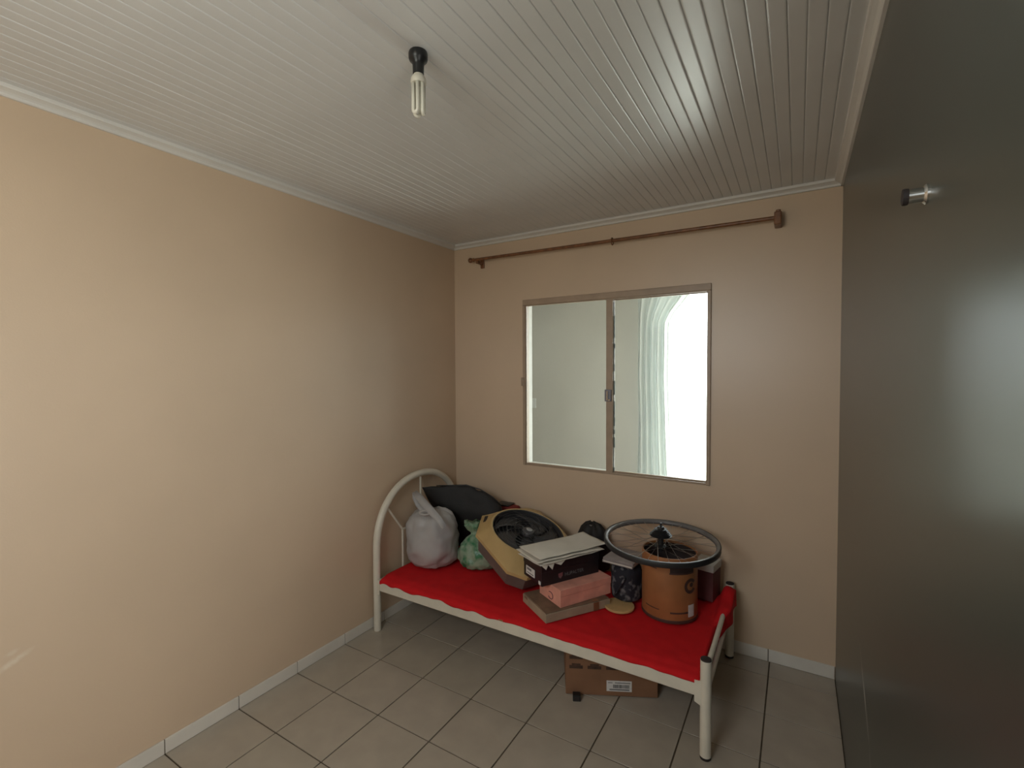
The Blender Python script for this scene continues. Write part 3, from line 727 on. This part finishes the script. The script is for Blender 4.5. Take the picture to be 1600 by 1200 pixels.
sheetpaper(-.015, .36, -.012, .20, .0015, .06, 1, (.003, .002, 0))
sheetpaper(.005, .385, -.020, .215, .008, .01, 2, (.004, .003, 0))
sheetpaper(-.03, .40, -.006, .225, .015, -.03, 3, (.006, -.004, 0))
sheetpaper(.00, .445, .012, .235, .023, .0, 4, (.004, .006, 0))
# curled corners drooping over the front edge
for x, w_, dz in ((.012, .06, .020), (.05, .06, .026), (.10, .10, .012)):
    b = NB(); V = [b.verts.new(p) for p in ((x-w_*.4, .03, .012), (x+w_*.6, .03, .012), (x+w_*.42, -.008, .004), (x+w_*.1, -.016, -dz), (x-w_*.3, -.006, .004))]
    b.faces.new(V); solid(obj('sheet_corner', b, 'paper', pp), .0012)

# straw coloured disc peeping out
ds = empty('round_board', (1.476, -.512, ZB), 0, 'round straw coloured board lying under the flowered bag', 'board')
b = NB(); lathe(b, [(0, 0), (.076, 0), (.079, .003), (.079, .010), (.076, .013), (0, .013)], 40); obj('disc', b, 'straw', ds, auto=.6)
b = NB(); lathe(b, [(.064, .0128), (.064, .0140), (.068, .0140), (.068, .0128)], 40); obj('rim_line', b, 'straw', ds, auto=.6)

# flowered black bag and the grey cards on it
fl = empty('fabric_bag', (1.482, -.400, ZB+.0145), 0, 'black fabric bag with grey flowers beside the drum', 'bag')
blob('bag_body', None, [(.065, 0), (.080, .008), (.086, .05), (.085, .11), (.080, .16), (.065, .183), (.03, .188)], 'floral', fl, 8.8, .09, 3, 1.0, 1.05, folds=.02)
b = NB(); tube(b, [Vector((-.03+.05*t, -.095-.012*math.sin(PI*t), .04+.10*t)) for t in [i/10 for i in range(11)]], .005, 8); obj('drawstring', b, 'floral', fl, smooth=True)
gcd = None
for i, (z, dx) in enumerate(((.5700, -.004), (.5835, .000))):
    cdx = empty('card_folder', (1.484+dx, -.435, z), math.radians(-6), ['mauve grey card folder resting on the flowered bag', 'thin grey folder directly under the wheel, on the other folder'][i], 'folder')
    b = NB(); box(b, -.095, .075, -.075, .11, 0, .0025); box(b, -.095, .075, -.075, .11, .010, .0125); box(b, -.095, -.0925, -.075, .11, .0026, .0099); obj('cover', b, 'bookgrey', cdx)
    b = NB(); box(b, -.092, .072, -.071, .106, .0026, .0099); obj('pages', b, 'bookgrey' if i else 'paper', cdx)

# black round bag at the back
hl = empty('helmet_bag', (1.170, -.105, ZB), 0, 'black rounded bag with a small handle by the back wall', 'bag')
blob('bag_body', None, [(.09, 0), (.108, .012), (.116, .08), (.114, .15), (.102, .205), (.080, .25), (.05, .278), (.015, .290)], 'blackcloth', hl, 2.7, .06, 2, .98, .72)
b = NB(); tube(b, [Vector((-.05+.1*t, -.012, .268+.022*math.sin(PI*t))) for t in [i/10 for i in range(11)]], .006, 8); obj('handle', b, 'blackcloth', hl, smooth=True)
b = NB(); box(b, -.022, .006, -.034, -.026, .268, .280, .002, 1); obj('buckle', b, 'steel', hl)

# white topped box behind the drum
wb = empty('card_box', (1.866, -.152, ZB+.004), math.radians(-10), 'mauve card box with a white lid behind the drum', 'box')
b = NB(); box(b, -.062, .042, -.065, .060, 0, .165, .002); obj('box_body', b, 'mauve', wb)
b = NB(); box(b, -.066, .046, -.069, .064, .160, .200, .002); obj('lid', b, 'whitebox', wb)

# fibre drum
DC = (1.712, -.415); DR = .138; DH = .675-ZB
dr = empty('fibre_drum', (DC[0], DC[1], ZB), 0, 'round brown fibre drum standing under the bicycle wheel', 'drum')
b = NB(); lathe(b, [(0, .0), (DR-.002, 0), (DR, .004), (DR, DH-.004), (DR-.001, DH), (DR-.007, DH), (DR-.008, DH-.004), (DR-.008, .010), (0, .010)], 56); obj('shell', b, 'drum', dr, auto=.6)
b = NB(); lathe(b, [(DR-.0082, .122), (DR-.0082, DH-.012), (DR-.0092, DH-.010), (DR-.0092, .122)], 56, closed=True); obj('shade_liner', b, 'drumin', dr, auto=.6)  # dark sleeve added to paint shade on the inner wall
b = NB(); lathe(b, [(DR+.0002, 0), (DR+.002, .001), (DR+.002, .014), (DR+.0002, .016)], 56); obj('bottom_band', b, 'drumprint', dr, auto=.6)
b = NB(); lathe(b, [(0, .225), (DR-.0095, .221), (DR-.0095, .104), (0, .104)], 48); obj('shade_filler', b, 'drumin', dr)  # dark plug added for the shade deep in the drum
def cyl_patch(a0, a1, z0, z1, m, name, off=.0012, n=14):
    b = NB(); F = lambda u, v: Vector(((DR+off)*math.cos(a0+(a1-a0)*u), (DR+off)*math.sin(a0+(a1-a0)*u), z0+(z1-z0)*v))
    grid(b, F, n, 1); return solid(obj(name, b, m, dr), .0008)
fd = math.atan2(-2.929-DC[1], 2.273-DC[0])      # towards the viewer's side
cyl_patch(fd-.95, fd-.35, .058, .063, 'drumprint', 'printed_line'); cyl_patch(fd+.03, fd+.72, .050, .058, 'drumprint', 'printed_line')
cyl_patch(fd-.80, fd-.45, .262, .267, 'drumprint', 'printed_line')
cyl_patch(fd+.0, fd+.95, .246, .254, 'drumprint', 'printed_line'); cyl_patch(fd+.02, fd+.95, .254, .290, 'drumin', 'printed_panel', .0009)
cyl_patch(fd+.70, fd+.98, .030, .090, 'label', 'paper_label', .0014)
b = NB()
def cring_patch(u, v):
    t = .55 + 5.2*u; r = .021 + .015*v
    a = fd + .80 + r*math.cos(t)*1.02/DR; z = .185 + r*1.05*math.sin(t)
    return Vector(((DR+.0013)*math.cos(a), (DR+.0013)*math.sin(a), z))
grid(b, cring_patch, 40, 2); solid(obj('printed_emblem', b, 'drumprint', dr), .0008)
b = NB()
def cdot(u, v):
    t = 2*PI*u; r = .0105*v + .0005; a = fd + .84 + r*math.cos(t)/DR; z = .190 + r*math.sin(t)
    return Vector(((DR+.0013)*math.cos(a), (DR+.0013)*math.sin(a), z))
grid(b, cdot, 20, 2); solid(obj('printed_emblem_centre', b, 'drumprint', dr), .0008)

# bicycle wheel on the drum
wl = bpy.data.objects.new('bicycle_wheel', None); COL.objects.link(wl); wl.empty_display_size = .05
wn = Vector((.017, -.042, 1)).normalized(); wx = Vector((1, 0, -wn.x/wn.z)).normalized(); wy_ = wn.cross(wx)
wm = Matrix((wx, wy_, wn)).transposed().to_4x4(); wm.translation = Vector((1.672, -.437, .7175)); wl.matrix_world = wm
tag(wl, 'black bicycle wheel with its sprocket up, lying flat on the drum', 'wheel')
RO = .290
b = NB(); lathe(b, [(RO-.002, -.013), (RO, -.010), (RO, .010), (RO-.002, .013), (RO-.006, .0135), (RO-.006, -.0135)], 96, closed=True); rm = obj('tyre_edge', b, 'rim', wl, auto=.7)
b = NB(); lathe(b, [(RO-.0062, -.0125), (RO-.0062, .0125), (RO-.012, .0130), (RO-.019, .0105), (RO-.024, .004), (RO-.024, -.004), (RO-.019, -.0105), (RO-.012, -.0130)], 96, closed=True); rm = obj('rim', b, 'rimgrey', wl, auto=.7)
b = NB(); lathe(b, [(0, -.055), (.010, -.055), (.012, -.030), (.030, -.028), (.030, -.024), (.014, -.018), (.014, .018), (.030, .024), (.030, .028), (.012, .032), (0, .032)], 32); hb2 = obj('hub', b, 'rim', wl, auto=.6)
b = NB()
pr = [(0, .031)]
for i, r in enumerate((.056, .050, .045, .040, .035, .030)):
    z = .0315 + i*.0062; pr += [(r-.010, z), (r, z+.0006), (r, z+.0026), (r-.010, z+.0032)]
pr += [(.016, .0705), (.015, .077), (.006, .0775), (.005, .096), (0, .0965)]
lathe(b, pr, 36); obj('sprocket_cluster', b, 'rim', wl, auto=.5)
for i in range(32):
    a = 2*PI*i/32; s_ = 1 if i % 2 else -1; a2 = a + (.55 if (i//2) % 2 else -.55)
    b = NB(); tube(b, [(.029*math.cos(a2), .029*math.sin(a2), s_*.026), ((RO-.023)*math.cos(a), (RO-.023)*math.sin(a), s_*.002)], .00115, 5)
    obj('spoke', b, 'spoke', wl)

# ------------------------------------------------------------------ under the bed
A0 = Vector((1.305, -.817, 0)); B0 = Vector((1.706, -.617, 0)); cl = (B0-A0).length; ca = math.atan2(B0.y-A0.y, B0.x-A0.x)
ct = empty('cardboard_carton', (A0.x, A0.y, 0), ca, 'brown printed cardboard carton on the floor under the bed', 'carton')
b = NB(); box(b, 0, cl, 0, .30, .003, .232, .003); obj('carton_body', b, 'carton', ct)
b = NB(); box(b, 0, cl, 0, .149, .2321, .236); obj('flap', b, 'carton', ct)
b = NB(); box(b, 0, cl, .151, .30, .2321, .236); obj('flap', b, 'carton', ct)
for r_, z in ((0, .134), (1, .182)):
    for c_ in range(5):
        x = .018 + c_*.090
        if x + .065 > cl: continue
        b = NB(); box(b, x, x+.066, -.0007, .001, z, z+.016); box(b, x+.012, x+.055, -.0007, .001, z+.017, z+.025); obj('printed_mark', b, 'cartonprint', ct)
b = NB(); box(b, .200, .322, -.001, .001, .028, .081); lb = obj('shipping_label', b, 'label', ct)
b = NB(); random.seed(5); x = .232
while x < .312:
    w_ = random.choice((.0012, .002, .003)); box(b, x, x+w_, -.0015, -.0009, .045, .062); x += w_ + random.choice((.0012, .002))
obj('barcode', b, 'print', lb)
b = NB(); box(b, .214, .310, -.0015, -.0009, .034, .040); box(b, .207, .229, -.0015, -.0009, .069, .072); box(b, .24, .315, -.0015, -.0009, .069, .073); obj('label_text', b, 'greyprint', lb)
cp = empty('rubber_cap', (1.366, -.823, 0), ca, 'small black rubber cap on the floor in front of the carton', 'cap')
b = NB(); box(b, -.019, .019, -.016, .016, 0, .030, .003, 2); obj('cap_body', b, 'black', cp)
b = NB(); box(b, -.013, .013, -.0175, -.0155, .006, .024, .001); obj('cap_rib', b, 'dark_in', cp)
